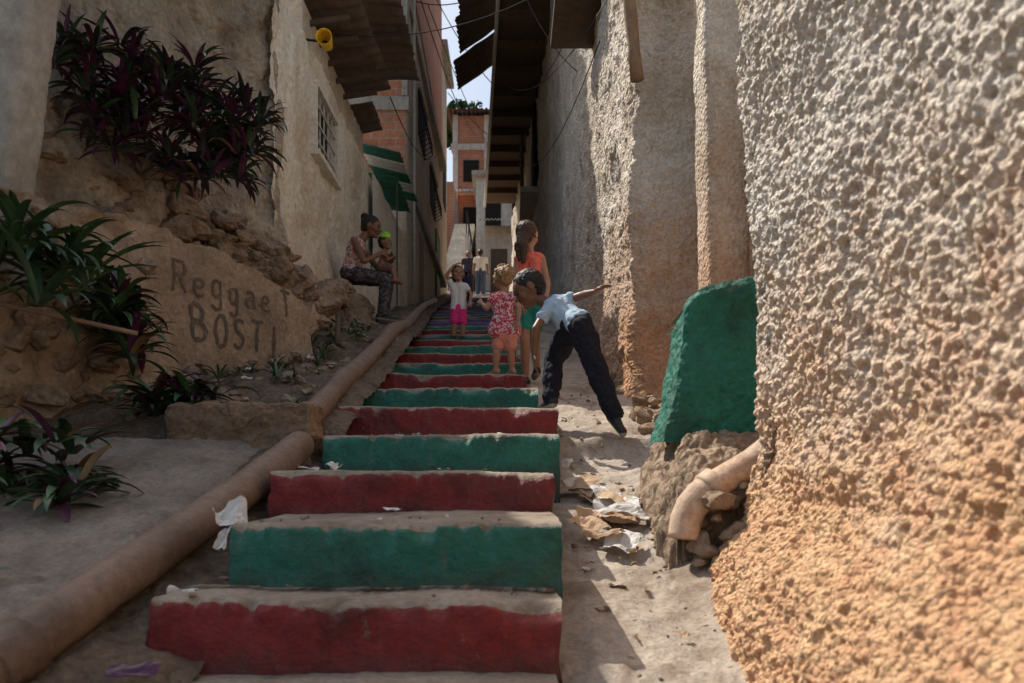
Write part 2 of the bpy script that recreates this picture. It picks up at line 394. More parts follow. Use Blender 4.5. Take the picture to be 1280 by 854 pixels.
F.build('toddler_girl',.0045,mm(sk_med,hair_l,floral,salmon),.009,2)
# girl in coral top
F=Fig(); gz=interp(RAMP,6.9)
j=dict(neck=(.15,6.9,1.87),neckt=(.145,6.9,1.93),shL=(.05,6.9,1.82),shR=(.25,6.86,1.82),elL=(.035,6.84,1.60),wrL=(.07,6.74,1.43),elR=(.30,6.82,1.60),wrR=(.29,6.7,1.45),
 hipL=(.10,6.9,1.42),hipR=(.21,6.88,1.42),knL=(.11,6.84,1.10),knR=(.2,6.98,1.12),anL=(.12,6.93,gz+.07),anR=(.22,7.1,.90),toeL=(.09,7.08,gz+.035),toeR=(.2,7.25,.85))
body(F,j,.82,.82,0,.55,'shoe',.95,0,.14,.6)
head(F,(.135,6.9,2.02),(.45,.85,-.1),(0,0,1),.112,'long')
F.build('girl_in_coral_top',.005,mm(sk_med,hair_d,coral,teal),.007,2)
# small girl with raised arm
F=Fig()
j=dict(neck=(-.65,9.72,2.27),neckt=(-.65,9.72,2.32),shL=(-.57,9.72,2.24),shR=(-.73,9.72,2.24),elL=(-.49,9.68,2.13),wrL=(-.50,9.6,2.03),elR=(-.79,9.66,2.36),wrR=(-.70,9.64,2.47),
 hipL=(-.61,9.72,1.93),hipR=(-.69,9.72,1.93),knL=(-.60,9.69,1.76),knR=(-.70,9.68,1.76),anL=(-.60,9.72,1.615),anR=(-.71,9.72,1.615),toeL=(-.58,9.62,1.585),toeR=(-.72,9.62,1.585),hdR=(.8,0,.4),pnR=(0,.5,-1))
body(F,j,.66,.68,.4,.75,'shoe',1,0,.1,.5)
head(F,(-.655,9.71,2.385),(.25,-1,.05),(0,0,1),.095,'pony')
F.build('girl_in_pink_shorts',.005,mm(sk_med,hair_d,whiteS,pink),.005,2)
# seated woman
F=Fig()
j=dict(neck=(-1.70,9.0,2.60),neckt=(-1.64,9.0,2.66),shL=(-1.72,9.16,2.54),shR=(-1.74,8.83,2.54),elL=(-1.55,9.22,2.33),wrL=(-1.40,9.05,2.38),elR=(-1.62,8.76,2.29),wrR=(-1.45,8.86,2.40),
 hipL=(-1.82,9.1,2.20),hipR=(-1.82,8.92,2.20),knL=(-1.42,9.14,2.17),knR=(-1.40,8.92,2.13),anL=(-1.47,9.16,1.76),anR=(-1.44,8.90,1.74),toeL=(-1.33,9.18,1.71),toeR=(-1.29,8.92,1.68),pnL=(0,-1,0),pnR=(0,1,0),hdL=(.6,-.6,.3),hdR=(.5,.6,.4))
body(F,j,.93,.85,0,2,'shoe',1,0,.155,.8)
head(F,(-1.575,9.0,2.735),(.9,-.1,-.25),(.25,0,1),.118,'bun')
F.build('seated_woman',.006,mm(sk_dark,hair_b,wprint,legpr),.007,2)
# baby in lap
F=Fig()
j=dict(neck=(-1.43,9.02,2.46),neckt=(-1.43,9.02,2.49),shL=(-1.43,9.09,2.43),shR=(-1.43,8.95,2.43),elL=(-1.38,9.1,2.36),wrL=(-1.33,9.06,2.40),elR=(-1.39,8.92,2.35),wrR=(-1.33,8.93,2.38),
 hipL=(-1.47,9.05,2.27),hipR=(-1.47,8.98,2.27),knL=(-1.34,9.07,2.27),knR=(-1.34,8.94,2.26),anL=(-1.31,9.08,2.15),anR=(-1.31,8.94,2.14),toeL=(-1.25,9.08,2.12),toeR=(-1.25,8.94,2.11))
body(F,j,.52,.55,.6,.8,'skin',1,0,.07,.8)
head(F,(-1.42,9.0,2.56),(.8,-.4,0),(0,0,1),.082,'short')
F.cap((-1.42,9.0,2.63),(-1.43,9.0,2.62),.058,.058,'shoe')
m_=mm(sk_br,hair_b,simpleM('brown_onesie',(.3,.15,.1),.8),simpleM('brown_shorts',(.16,.09,.07),.8)); m_['shoe']=greenS
F.build('baby',.005,m_,.003,2)
def walker(name,x,y,z,h,top,bot,skin,fw,vox=.014,style='short'):
    F=Fig(); s=h/1.65; q=lambda a,b,c:(x+a*s,y+b*s,z+c*s)
    j=dict(neck=q(0,0,1.38),neckt=q(0,0,1.45),shL=q(-.18,0,1.34),shR=q(.18,0,1.34),elL=q(-.24,-.03,1.08),wrL=q(-.25,-.1,.86),elR=q(.24,.03,1.08),wrR=q(.25,-.06,.86),
      hipL=q(-.09,0,.86),hipR=q(.09,0,.86),knL=q(-.1,.08,.48),knR=q(.1,-.04,.47),anL=q(-.1,.06,.09),anR=q(.1,-.02,.09),toeL=q(-.1,.06+.14*fw,.04),toeR=q(.1,-.02+.14*fw,.04))
    body(F,j,s,s,.5,2,'shoe'); head(F,q(0,0,1.54),(.2,fw,0),(0,0,1),.12*s,style); return F.build(name,vox,mm(skin,hair_b,top,bot),.006,1)
def stepz(y):
    return max([s[3] for s in STEPS if s[0]<=y])
walker('woman_in_white_shirt',-1.08,27.5,stepz(27.5),1.62,whiteS,simpleM('jeans',(.06,.09,.16),.8),sk_br,1,.014,'pony')
walker('man_in_dark_shirt',-1.55,28.4,stepz(28.4),1.62,simpleM('dark_shirt',(.03,.03,.05),.8),denim,sk_dark,-1)
walker('child_in_blue',-1.30,23.0,stepz(23),.95,simpleM('blue_shirt',(.08,.12,.3),.8),denim,sk_dark,1,.012)
walker('child_in_dark_shirt',-1.55,21.5,stepz(21.5),1.0,simpleM('maroon_shirt',(.12,.03,.04),.8),denim,sk_dark,-1,.012)
# ---------------------------------------------------------------- surface materials
stucco_near=M('pebbledash_wall',[(.78,.70,.61),(.85,.80,.72),(.66,.57,.47)],3,bump=1.,bscale=70,vor=2.,vscale=60,damt=.25,dirt=(.5,.28,.16),grad=(-.12,.85,(.70,.39,.225),2.2))
stucco_mid=M('rough_stucco',[(.70,.63,.54),(.80,.73,.64),(.56,.48,.38)],1.3,bump=.9,bscale=35,vor=2,vscale=38,damt=.5,dirt=(.36,.24,.15),vstreak=True,grad=(.8,2.5,(.50,.28,.16),1.2))
old_wall=M('old_plaster',[(.44,.35,.25),(.58,.48,.35),(.30,.225,.155)],1.1,bump=.9,bscale=26,vor=1,vscale=20,damt=.65,dirt=(.13,.09,.06),vstreak=True,bdist=.02)
cream=M('cream_plaster',[(.78,.70,.55),(.84,.78,.64),(.68,.58,.44)],.9,bump=.6,bscale=22,damt=.35,dirt=(.42,.28,.17),vstreak=True,grad=(1.4,2.6,(.42,.30,.2),1.1))
creamlit=M('cream_plaster_sunlit',[(.78,.72,.60),(.84,.79,.68)],.9,bump=.5,bscale=22,damt=.25,dirt=(.4,.3,.2),vstreak=True)  # lit copy of the cream plaster, brightness put into its colour
tanpl=M('tan_plaster',[(.60,.48,.36),(.68,.56,.44),(.49,.38,.28)],.8,bump=.4,bscale=14,damt=.5,dirt=(.25,.17,.12),vstreak=True)
conc=M('concrete',[(.33,.27,.21),(.43,.36,.29),(.22,.175,.13)],3.2,bump=.9,bscale=45,damt=.55,dirt=(.14,.10,.065),dscale=2.6)
conc_ramp=M('concrete_ramp',[(.45,.385,.315),(.56,.49,.415),(.33,.265,.205)],2.2,bump=.9,bscale=50,damt=.5,dirt=(.21,.145,.095),dscale=2.2)
conc_slab=M('concrete_slab',[(.28,.225,.175),(.36,.295,.235),(.20,.16,.12)],2.8,bump=.7,bscale=50,damt=.55,dirt=(.11,.078,.05),dscale=2)
conc_side=M('step_side_concrete',[(.25,.155,.095),(.34,.23,.15),(.17,.105,.065)],3,bump=.7,bscale=40,damt=.4)
conc_grey=M('grey_concrete',[(.43,.39,.33),(.52,.47,.41)],.8,bump=.4,bscale=12,damt=.5,dirt=(.14,.105,.07),vstreak=True)
conc_sunlit=M('sunlit_weathered_concrete',[(.58,.54,.47),(.68,.63,.56)],.8,bump=.4,bscale=8,damt=.45,dirt=(.22,.17,.12),vstreak=True)  # weathered concrete, paled to put missing sunlight on the far houses and stairs
dirtm=M('dirt',[(.18,.13,.088),(.28,.21,.15),(.12,.088,.055)],3,bump=1.,bscale=28,vor=1,vscale=30,damt=.3,bdist=.03)
rubble=M('rubble_mortar',[(.42,.285,.19),(.54,.405,.29),(.28,.19,.12)],3,bump=1.,bscale=26,vor=1.2,vscale=22,damt=.45,dirt=(.13,.085,.05),bdist=.03)
rockm=M('rock',[(.28,.195,.135),(.43,.315,.22),(.16,.11,.075)],4,bump=.9,bscale=30,damt=.5,bdist=.02)
grafw=M('retaining_wall_render',[(.38,.27,.18),(.48,.36,.25),(.27,.185,.12)],1.8,bump=.8,bscale=30,vor=.8,vscale=25,damt=.65,dirt=(.15,.10,.065),dscale=1.6,bdist=.014)
redp=M('red_paint',[(.20,.013,.015),(.28,.022,.022),(.14,.009,.011)],3,rough=.5,bump=1.,bscale=40,damt=.45,dirt=(.07,.03,.022),dscale=3,chips=((.24,.15,.1),8,.63),spec=.45,edge=(.40,.32,.25))
greenp=M('green_paint',[(.013,.15,.105),(.022,.205,.145),(.010,.105,.075)],3,rough=.5,bump=1.,bscale=40,damt=.4,dirt=(.035,.06,.045),dscale=3,chips=((.2,.16,.11),8,.645),spec=.45,edge=(.40,.32,.25))
greenb=M('green_block_paint',[(.013,.15,.105),(.022,.21,.15),(.009,.105,.075)],3,rough=.6,bump=1.,bscale=40,vor=1,vscale=30,damt=.4,dirt=(.03,.06,.045),dscale=3,chips=((.25,.2,.14),9,.65),spec=.35)
bluep=M('violet_paint',[(.14,.10,.24),(.20,.15,.3)],3,rough=.6,bump=.4,bscale=40,damt=.4)
pipe_b=M('clay_pipe',[(.19,.115,.078),(.27,.175,.125),(.13,.08,.055)],3,rough=.5,bump=.5,bscale=30,damt=.6,dirt=(.13,.095,.07),dscale=3,spec=.45)
pipe_o=M('orange_pipe',[(.64,.43,.30),(.72,.53,.39),(.52,.33,.22)],6,rough=.65,bump=.5,bscale=30,damt=.5,dirt=(.34,.25,.18),dscale=5)
metal_d=M('dark_roof_sheet',[(.075,.058,.046),(.12,.09,.07),(.05,.04,.034)],2,rough=.7,bump=.3,bscale=12,damt=.4,dirt=(.16,.08,.045))
metal_g=M('green_roof_sheet',[(.02,.13,.09),(.04,.18,.12)],2,rough=.6,bump=.3,bscale=12,damt=.3)
metal_w=simpleM('pale_roof_sheet',(.6,.57,.5),.6)
metal_y=simpleM('yellow_plastic',(.75,.45,.02),.45)
iron=simpleM('iron_bars',(.03,.025,.022),.6,metal=.3)
darkin=simpleM('dark_interior',(.015,.012,.01),.9)
woodm=simpleM('weathered_wood',(.30,.2,.13),.85,sc=12,bump=.6)
woodd=simpleM('dark_timber',(.10,.068,.045),.85,sc=12,bump=.6)
paper=simpleM('paper',(.66,.64,.60),.85,var=.15,sc=8,bump=.5)
cardb=simpleM('cardboard',(.50,.35,.235),.9,var=.2,sc=10,bump=.5)
def grafM():
    m,nt,b=nodes('graffiti_paint'); tc=nt.nodes.new('ShaderNodeTexCoord'); co=tc.outputs['Object']
    c=ramp(nt,nz(nt,co,24,8,.75),[(.33,(.085,.064,.048)),(.52,(.125,.092,.066)),(.66,(.24,.17,.115))])
    nt.links.new(c,b.inputs['Base Color']); b.inputs['Roughness'].default_value=.9; return m
graf=grafM()
leafg=simpleM('leaf_green',(.035,.08,.035),.4,spec=.5,var=.35,sc=9,bump=.1)
leafg2=simpleM('leaf_green_light',(.06,.13,.05),.42,spec=.5,var=.35,sc=9,bump=.1)
leafp=simpleM('leaf_purple',(.085,.022,.06),.4,spec=.5,var=.4,sc=9,bump=.1)
leafd=simpleM('leaf_dark',(.03,.035,.03),.4,spec=.5,var=.4,sc=9,bump=.1)
leafdry=simpleM('leaf_dry',(.22,.14,.07),.8,var=.4,sc=9,bump=.1)
treem=simpleM('tree_leaves',(.05,.09,.03),.7,var=.4,sc=5)
brickf=brickM('red_brick_front','x',(.6,.23,.12),(.5,.18,.09),(.45,.36,.29))
bricks=brickM('red_brick_side','y',(.6,.23,.12),(.5,.18,.09),(.45,.36,.29))
# ---------------------------------------------------------------- ground
def terr(u,v):
    x=-90+180*u; y=-60+200*v
    z=interp([(-60,-16),(-3,-2.4),(0,-1.6),(2,-1.15),(34,6.9),(60,12.5),(140,22)],y)
    return (x,y,z+1.2*noise.noise(V((x*.06,y*.06,0)))*min(1,abs(x)/12))
sheet('ground',terr,60,100,dirtm)
stairs=empty('painted_staircase')
for i,(d,xl,xr,zt) in enumerate(STEPS):
    nxt=STEPS[i+1][0] if i+1<len(STEPS) else d+.8
    zb=zt-.42; back=nxt+.06
    near=d<6
    n=max(6,int((xr-xl)/(.006 if near else (.02 if d<9 else .12))))
    prof=[(0,zb)]+[(0,zt-.25+.02*k) for k in range(11)]+[(0,zt-.036),(.001,zt-.026),(.003,zt-.017),(.008,zt-.009),(.016,zt-.003),(.028,zt),(.04,zt),(.06,zt),(.09,zt),(.15,zt),(.22,zt),((back-d)*.6,zt),(back-d,zt)]
    vs=[];at=[]
    for a in range(n+1):
        x=lerp(xl,xr,a/n)
        for kk,(py,pz) in enumerate(prof):
            q=V((x,d+py,pz))
            w=noise.noise(q*3+V((0,i*3.1,0)))*.018+noise.noise(q*12)*.009+noise.noise(q*40)*.003
            chip=0
            if pz>zt-.06 and py<.06:
                fo=max(0,1-max(zt-pz,py)/.06)
                chip=fo*(max(0,noise.noise(V((x*5,i*5.3,0)))-.12)*.09+max(0,noise.noise(V((x*20,i*5.3,9)))-.15)*.06+.004*abs(noise.noise(V((x*60,i,pz*60)))))
            tilt=-.010*(a/n-.5)*(1 if i%2 else -1)
            ex=0
            if a==n or a==0: ex=(noise.noise(V((i*3.,pz*9,py*5)))*.02)
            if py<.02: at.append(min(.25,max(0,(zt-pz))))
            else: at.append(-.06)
            vs.append(q+V((ex,-w+chip,noise.noise(q*2.5)*.014+noise.noise(q*9)*.005+.003*noise.noise(q*35)-chip*.8+tilt)))
    m_=len(prof); fs=[];fm=[]
    for a in range(n):
        for k in range(m_-1):
            b0=a*m_+k; fs.append((b0,b0+m_,b0+m_+1,b0+1)); fm.append(0 if k<15 else 1)
    for a in (0,n):
        e=len(vs); vs.append(V((vs[a*m_].x,back,zb))); at.append(0)
        for k in range(m_-1):
            fs.append((a*m_+k,a*m_+k+1,e)); fm.append(2)
    idx=i-1
    if idx<0: pm=greenp
    elif idx>11 and idx%4 in(2,3): pm=bluep
    else: pm=redp if idx%2==0 else greenp
    so=obj('step_%d'%(i+1),vs,fs,[pm,conc,conc_side],stairs,True,fm)
    aa=so.data.attributes.new('below_nose','FLOAT','POINT'); aa.data.foreach_set('value',at)
def rampf(u,v):
    y=lerp(0.,34,u**1.8); xl=interp(RE,y)-.25; xr=interp([(0,1.3),(5,1.75),(8,1.3),(34,.4)],y)
    x=lerp(xl,xr,v)
    zz=interp(RAMP,y)+.03*noise.noise(V((x*2,y*2,0)))+.018*noise.noise(V((x*9,y*9,3)))+.009*noise.noise(V((x*30,y*30,3)))
    c=abs(noise.noise(V((x*1.7,y*1.7,8)))); 
    if c<.02: zz-=.014*(1-c/.02)
    if y<5: zz+=max(0,(x-.62))*.35*max(0,1-abs(y-3.3)/2)
    return (x,y,zz)
sheet('concrete_path',rampf,1300,160,conc_ramp)
def bankf(u,v):
    y=lerp(0.,34,u**1.7); xr=interp(LE,y)+.16; x=xr-(v**1.6)*5.
    off=xr-x
    zz=interp(BANK,y)
    if off<.3: zz-=.09*(1-off/.3)
    rough=1 if (y>4.05 or off<.3) else .15
    zz+=rough*(.05*noise.noise(V((x*3,y*3,7)))+.03*noise.noise(V((x*11,y*11,7)))+.012*noise.noise(V((x*30,y*30,7))))
    if y>5 and off>1.0: zz+=(off-1.)*.1
    return (x,y,zz)
sheet('dirt_bank',bankf,900,130,dirtm)
def slabf(u,v):
    y=lerp(-.5,3.98,u); x=lerp(-1.2,-4.2,v)
    zz=interp(BANK,y)+.03+ .014*noise.noise(V((x*3,y*3,1)))+.05*v+.012*noise.noise(V((x*20,y*20,1)))
    c=abs(noise.noise(V((x*1.1,y*1.1,18)))); 
    if c<.012: zz-=.012*(1-c/.012)
    if x>-1.3: zz-=.05*(x+1.3)/.1
    return (x-.05*noise.noise(V((y*2,0,0)))*(1-v),y,zz)
sheet('cement_slab',slabf,400,260,conc_slab)
led=prism('concrete_ledge',[(-1.75,4.02),(-1.33,3.98),(-.99,3.9),(-.97,4.16),(-1.75,4.3)],-.05,.33,conc_side,bev=.02)
md=led.modifiers.new('s','SUBSURF'); md.subdivision_type='SIMPLE'; md.levels=5; md.render_levels=5; disp(led,'CLOUDS',.12,.08); disp(led,'CLOUDS',.02,.016)
# ---------------------------------------------------------------- pipes
dp=empty('drain_pipe')
tube('pipe_lower',[(-1.42,1.0,-.775),(-1.22,2.0,-.435),(-1.1,2.9,-.165),(-1.03,3.6,.05),(-1.02,3.85,.12)],.072,pipe_b,dp,28,12,.008)
tube('pipe_upper',[(-1.06,4.05,.22)]+[(interp(LE,y)-.03,y,interp(BANK,y)-.005) for y in (4.6,5.2,6,7,8,9,10,11.5,13,15,18)],.066,pipe_b,dp,24,4,.014)
tube('collar',[(-1.245,1.88,-.475),(-1.222,1.99,-.44)],.083,pipe_b,dp,28,3)
op=empty('broken_orange_pipe')
tube('pipe_run',[(1.02,3.12,.1),(.93,3.10,.03),(.82,3.08,-.03),(.74,3.07,-.08)],.056,pipe_o,op,24,6,.006)
tube('pipe_elbow',[(.76,3.07,-.07),(.72,3.06,-.1),(.685,3.055,-.14),(.66,3.05,-.19),(.648,3.04,-.26)],.060,pipe_o,op,24,4,.006)
tube('pipe_collar',[(.79,3.08,-.045),(.745,3.07,-.08)],.067,pipe_o,op,24,3,.004)
# ---------------------------------------------------------------- near right wall
profn=sorted([(2.9,.79),(1.73,.84),(.14,.935),(.08,.93),(0,.905),(-.1,.90),(-.2,.85),(-.3,.76),(-.45,.68),(-1.3,.62)])
def nearf(u,v):
    z=lerp(-1.1,2.4,v); X=interp(profn,z)
    L=u*3.3
    if L<2.45: x,y=X,.55+L
    else:
        a=(L-2.45)
        if a<.2:
            th=a/.2*math.pi/2; x=X+.13*(1-math.cos(th)); y=3.0-.13*(1-math.sin(th))
        else: x=X+.13+(a-.2)*1.3; y=3.0
    w=.03*noise.noise(V((x*2.5,y*2.5,z*2.5)))
    lo=max(0,min(1,(.35-z)/.4)); w-=lo*.035*max(0,noise.noise(V((x*5,y*5,z*5)))-.05)
    return (x-w,y,z)
nw=sheet('pebbledash_wall',nearf,700,780,stucco_near)
disp(nw,'CLOUDS',.22,.05); disp(nw,'VORONOI',.03,-.022,.3); disp(nw,'CLOUDS',.028,.028)
box('pebbledash_wall_body',1.05,2.6,-1.5,2.9,-1.5,3.4,stucco_near,nw,0)
# green parapet
gb=empty('green_parapet')
def gtop(L): return interp([(-.2,.62),(-.02,.685),(.04,.735),(.12,.775),(.3,.81),(.7,.86)],L)
def gbf(u,v):
    L=u*1.1-.2
    z=lerp(.12,gtop(L),v)
    if L<0: x=.715+.02*(L/.2); y=3.42-L*1.1
    else: x=.715+L*.62; y=3.42
    if abs(L)<.04: y+=.010*(1-abs(L)/.04)
    x-=.07*(1-v)**2-.02*v
    if v>.96: y+=(v-.96)*.5
    return (x,y-.02*(1-v),z)
g=sheet('block_face',gbf,180,130,greenb,parent=gb); disp(g,'CLOUDS',.15,.035); disp(g,'CLOUDS',.03,.012)
sheet('block_top',lambda u,v:(.77+u*.62,3.445+v*.6,gtop(u+.06)-.012-.03*v),60,40,greenb,parent=gb)
def footf(u,v):
    y=lerp(3.08,4.1,v); x=lerp(.60,1.7,u)
    k_=min(1,max(0,(x-.6)/.12))
    z=.15*k_**.6-.28*(1-k_**.5)
    z-= (.30 if v<.02 else 0)+ .2*max(0,(.25-v)/.25)
    return (x+.03*noise.noise(V((x*5,y*5,2))),y,z+.035*noise.noise(V((x*6,y*6,z*6))))
f=sheet('mortar_footing',footf,180,150,rubble); disp(f,'CLOUDS',.08,.06); disp(f,'CLOUDS',.02,.028)
it=[]
for k in range(44):
    it.append(((R.uniform(.68,.95),R.uniform(2.95,3.25),R.uniform(-.42,-.05)),R.uniform(.025,.07)))
for k in range(18):
    y=R.uniform(5.,7.); it.append(((R.uniform(.8,1.05),y,interp(RAMP,y)+R.uniform(0,.08)),R.uniform(.04,.09)))
rocks('rubble_stones',it,rubble,3,3)
# ---------------------------------------------------------------- middle right walls
def midf(u,v):
    L=24*(u*.45 if u<.35 else .1575+(u-.35)*(1-.1575)/.65) 
    if L<1.0: x=1.95-L*.95; y=6.3
    else:
        y=6.3+(L-1.0); x=interp([(6.3,.98),(8,1.02),(15,1.0),(20,.72),(30,.1)],y)
    z=lerp(0.2,interp([(6.3,4.7),(8,5.6),(11.4,7.6),(11.6,9.0),(30,9.0)],y),v**1.2)
    lean=-.02*(z-.6); bulge=.14*max(0,1-(z-interp(RAMP,y))/.9)
    x+=lean-bulge*(1 if L>=1.0 else 0)
    pt=max(0,noise.noise(V((y*.9,z*.9,33)))-.12)*(1 if z<3.0 else .3)
    x+=min(.05,pt*.25)
    if L<1.0: y-=bulge*.6
    return (x-.06*noise.noise(V((x,y*.8,z*.8))),y+.05*noise.noise(V((x+4,y*.8,z*.8))),z)
mw=sheet('stucco_house_wall',midf,900,420,stucco_mid)
disp(mw,'CLOUDS',.4,.11); disp(mw,'CLOUDS',.07,.04); disp(mw,'VORONOI',.05,-.016,.3)
pil=empty('concrete_pillar')
def pf(u,v):
    z=lerp(-.1,4.6,v); th=u*2*math.pi
    r=.17; k=(abs(math.cos(th))**6+abs(math.sin(th))**6)**(-1/6)
    return (1.5-.02*z+r*k*math.cos(th)*.9,5.55+r*k*math.sin(th),z)
p=sheet('shaft',pf,80,280,stucco_mid,parent=pil); disp(p,'CLOUDS',.3,.04); disp(p,'CLOUDS',.05,.015)
tube('down_pipe',[(1.63,5.2,.9),(1.60,5.2,1.8),(1.62,5.3,2.4)],.028,conc_grey,pil,14,5)
w=sheet('stucco_back_wall',lambda u,v:(1.75+.03*math.sin(v*9),lerp(3.0,6.35,u),lerp(-.2,4.6,v)),100,130,stucco_mid); disp(w,'CLOUDS',.3,.08)
tube('wooden_pole',[(.97,6.15,3.0),(.86,6.1,3.9),(.75,6.05,4.6)],.05,woodm,None,10,4,.02)
oh=empty('overhanging_house')
prism('slab',[(1.3,10.8),(-.10,10.8),(-.25,15.3),(-.9,27),(.8,27),(1.6,15)],9.0,9.25,woodd,oh,.02)
prism('upper_wall',[(1.4,12),(.3,12),(.2,15.3),(-.5,26.8),(.9,26.8),(1.7,15)],9.253,11.5,conc_grey,oh,0)
for k in range(14):
    y=11.2+k*1.1; xl=interp([(11,-.1),(15.3,-.22),(27,-.87)],y)
    box('joist_%d'%k,xl,1.1,y,y+.12,8.84,8.998,woodd,oh,.01)
for k,(y,x) in enumerate([(11.4,-.3),(13.0,-.42),(14.6,-.55),(16.2,-.65),(17.8,-.8)]):
    corr('roof_sheet_%d'%k,(x-.5,y,9.12+.05*(k%2)),(0,1.6,.1),(.95,.15,.75),7,.03,metal_d,oh)
box('balcony_slab',.2,.95,19.0,21.5,6.6,6.75,conc_grey,oh)
box('balcony_back',.5,.9,19.2,21.4,6.75,8.85,darkin,oh)
for k in range(9): box('bar_%d'%k,.22,.25,19.05+k*.3,19.08+k*.3,6.75,8.0,iron,oh,0)
for k in range(3): box('barf_%d'%k,.25+.25*k,.28+.25*k,19.02,19.05,6.75,8.0,iron,oh,0)
box('rail',.2,.26,19.0,21.5,8.0,8.05,iron,oh,0)
tube('fascia_pipe',[(-.12,10.8,8.95),(-.27,15.3,8.93),(-.92,27,8.9)],.04,metal_w,oh,10,4)
cb=empty('caged_balcony')
box('base',.45,1.2,8.2,9.4,4.95,5.03,woodd,cb)
for k in range(8): box('bar_%d'%k,.45,.475,8.2+k*.165,8.225+k*.165,5.03,6.2,iron,cb,0)
for k in range(6): box('barf_%d'%k,.46+k*.12,.485+k*.12,8.18,8.2,5.03,6.2,woodm,cb,0)
# ---------------------------------------------------------------- left side
TA,TB=V((-3.9,4.07,0)),V((-2.12,7.2,0))
def tallf(u,v):
    top=interp([(0,5.9),(.40,5.45),(.5,5.05),(.577,4.7),(.784,4.33),(1,4.28)],u)  # unseen top edge, heights shaped to cast shade over the lower steps
    z=lerp(.4,top,v); p=lerp(TA,TB,u)
    n_=V((.87,-.5,0))
    base=max(0,1-(z-1.2)/1.2)*.28
    p=p+n_*(base+.16*noise.noise(V((p.x,p.y,z))*.9)+.07*noise.noise(V((p.x,p.y,z))*3.5))
    return (p.x,p.y,z)
tw=sheet('old_plaster_wall',tallf,420,420,old_wall); disp(tw,'CLOUDS',.3,.12); disp(tw,'CLOUDS',.05,.045)
def postf(u,v):
    th=u*2*math.pi; z=lerp(1.2,4.2,v); k=(abs(math.cos(th))**5+abs(math.sin(th))**5)**(-1/5)
    return (-2.88+.15*(z-1.6)+.16*k*math.cos(th),4.5+.14*k*math.sin(th)-.02*z,z)
p=sheet('leaning_concrete_post',postf,60,200,conc_grey); disp(p,'CLOUDS',.2,.03); disp(p,'CLOUDS',.03,.012)
ch=empty('cream_house')
WY0,WY1,WZ0,WZ1=8.5,9.5,3.4,4.1
CT=4.42
def crf(u,v):
    y=lerp(7.05,11.6,u); z=lerp(.9,CT,v)
    b=max(0,1-(z-interp(BANK,y))/1.0)*.22
    pt=max(0,noise.noise(V((y*1.3,z*1.3,13)))-.2)
    return (-2.1+b-min(.03,pt*.3)+.03*noise.noise(V((3,y,z)))+.02*noise.noise(V((3,y*3,z*3))),y,z)
def crh(u,v):
    y=lerp(7.05,11.6,u); z=lerp(.9,CT,v); return WY0<y<WY1 and WZ0<z<WZ1
c=sheet('front_wall',crf,400,330,cream,crh,ch); disp(c,'CLOUDS',.1,.04); disp(c,'CLOUDS',.02,.012)
box('window_recess',-2.32,-2.22,WY0-.05,WY1+.05,WZ0-.05,WZ1+.05,darkin,ch,0)
for nm_,a in (('sill',(-2.2,-2.03,WY0-.06,WY1+.06,WZ0-.06,WZ0)),('head',(-2.2,-2.06,WY0-.04,WY1+.04,WZ1,WZ1+.05)),('jamb_a',(-2.2,-2.06,WY0-.04,WY0,WZ0+.002,WZ1-.002)),('jamb_b',(-2.2,-2.06,WY1,WY1+.04,WZ0+.002,WZ1-.002))):
    box(nm_,*a,creamlit,ch,.006)
for k in range(5): box('wbar_%d'%k,-2.12,-2.105,WY0+.1+k*.19,WY0+.12+k*.19,WZ0+.002,WZ1-.002,metal_w,ch,0)
for k in range(3): box('hbar_%d'%k,-2.104,-2.09,WY0+.002,WY1-.002,WZ0+.15+k*.19,WZ0+.168+k*.19,metal_w,ch,0)
box('house_body',-6.,-2.35,7.3,11.58,.8,4.38,cream,ch,0)
box('wall_head',-2.4,-2.15,8.2,11.55,4.40,4.86,tanpl,ch,.01)
corr('eave_a',(-2.6,8.3,4.85),(0,2.3,.05),(1.0,0,.15),11,.025,metal_d,ch)
corr('eave_b',(-2.45,10.62,4.8),(0,.9,.0),(.6,0,.1),4,.025,metal_d,ch)
corr('eave_c',(-2.4,9.0,5.35),(0,1.9,.0),(1.15,0,-.05),9,.025,metal_d,ch)
for k in range(5): box('rafter_%d'%k,-2.4,-1.72,8.5+k*.42,8.54+k*.42,4.745,4.80,woodd,ch,0,Matrix.Rotation(-.15,3,'Y'))
def cyl(u,v): 
    r=lerp(.05,.085,v)
    return (-1.93+r*math.cos(u*6.283),8.3+lerp(.1,-.1,v),4.45+r*math.sin(u*6.283))
o=sheet('yellow_lamp_shade',cyl,24,6,metal_y); md=o.modifiers.new('s','SOLIDIFY'); md.thickness=.006  # yellow plastic cone, not part of a lamp
tube('bracket',[(-2.2,8.35,4.5),(-1.93,8.35,4.47)],.012,iron,o,6,2)
lw=empty('low_cream_house')
o=sheet('front_wall',lambda u,v:(-2.02+.02*noise.noise(V((5,lerp(11.6,14.5,u)*2,v*5))),lerp(11.6,14.5,u),lerp(2,4.35,v)),120,100,creamlit,parent=lw); disp(o,'CLOUDS',.1,.02)
box('body',-5,-2.1,11.62,14.45,2,4.33,creamlit,lw,0)
for k in range(5):
    y=12.0+k*.45
    corr('awning_strip_%d'%k,(-2.3,y,4.93),(0,.44,0),(.62,0,-.16),3,.02,metal_g if k%2==0 else metal_w,lw)
corr('awning_low',(-2.25,12.2,4.55),(0,1.7,.0),(.5,0,-.08),9,.02,metal_g,lw)
box('awning_post',-1.78,-1.76,12.3,12.33,2.45,4.50,woodd,lw,0)
bh=empty('brick_house')
def X1(y): return interp([(14.5,-1.9),(23,-2.03),(31,-2.12)],y)
prism('plaster_side_body',[(-1.9,14.5),(-2.03,23),(-7,23),(-7,14.5)],2,13.3,tanpl,bh,.02)
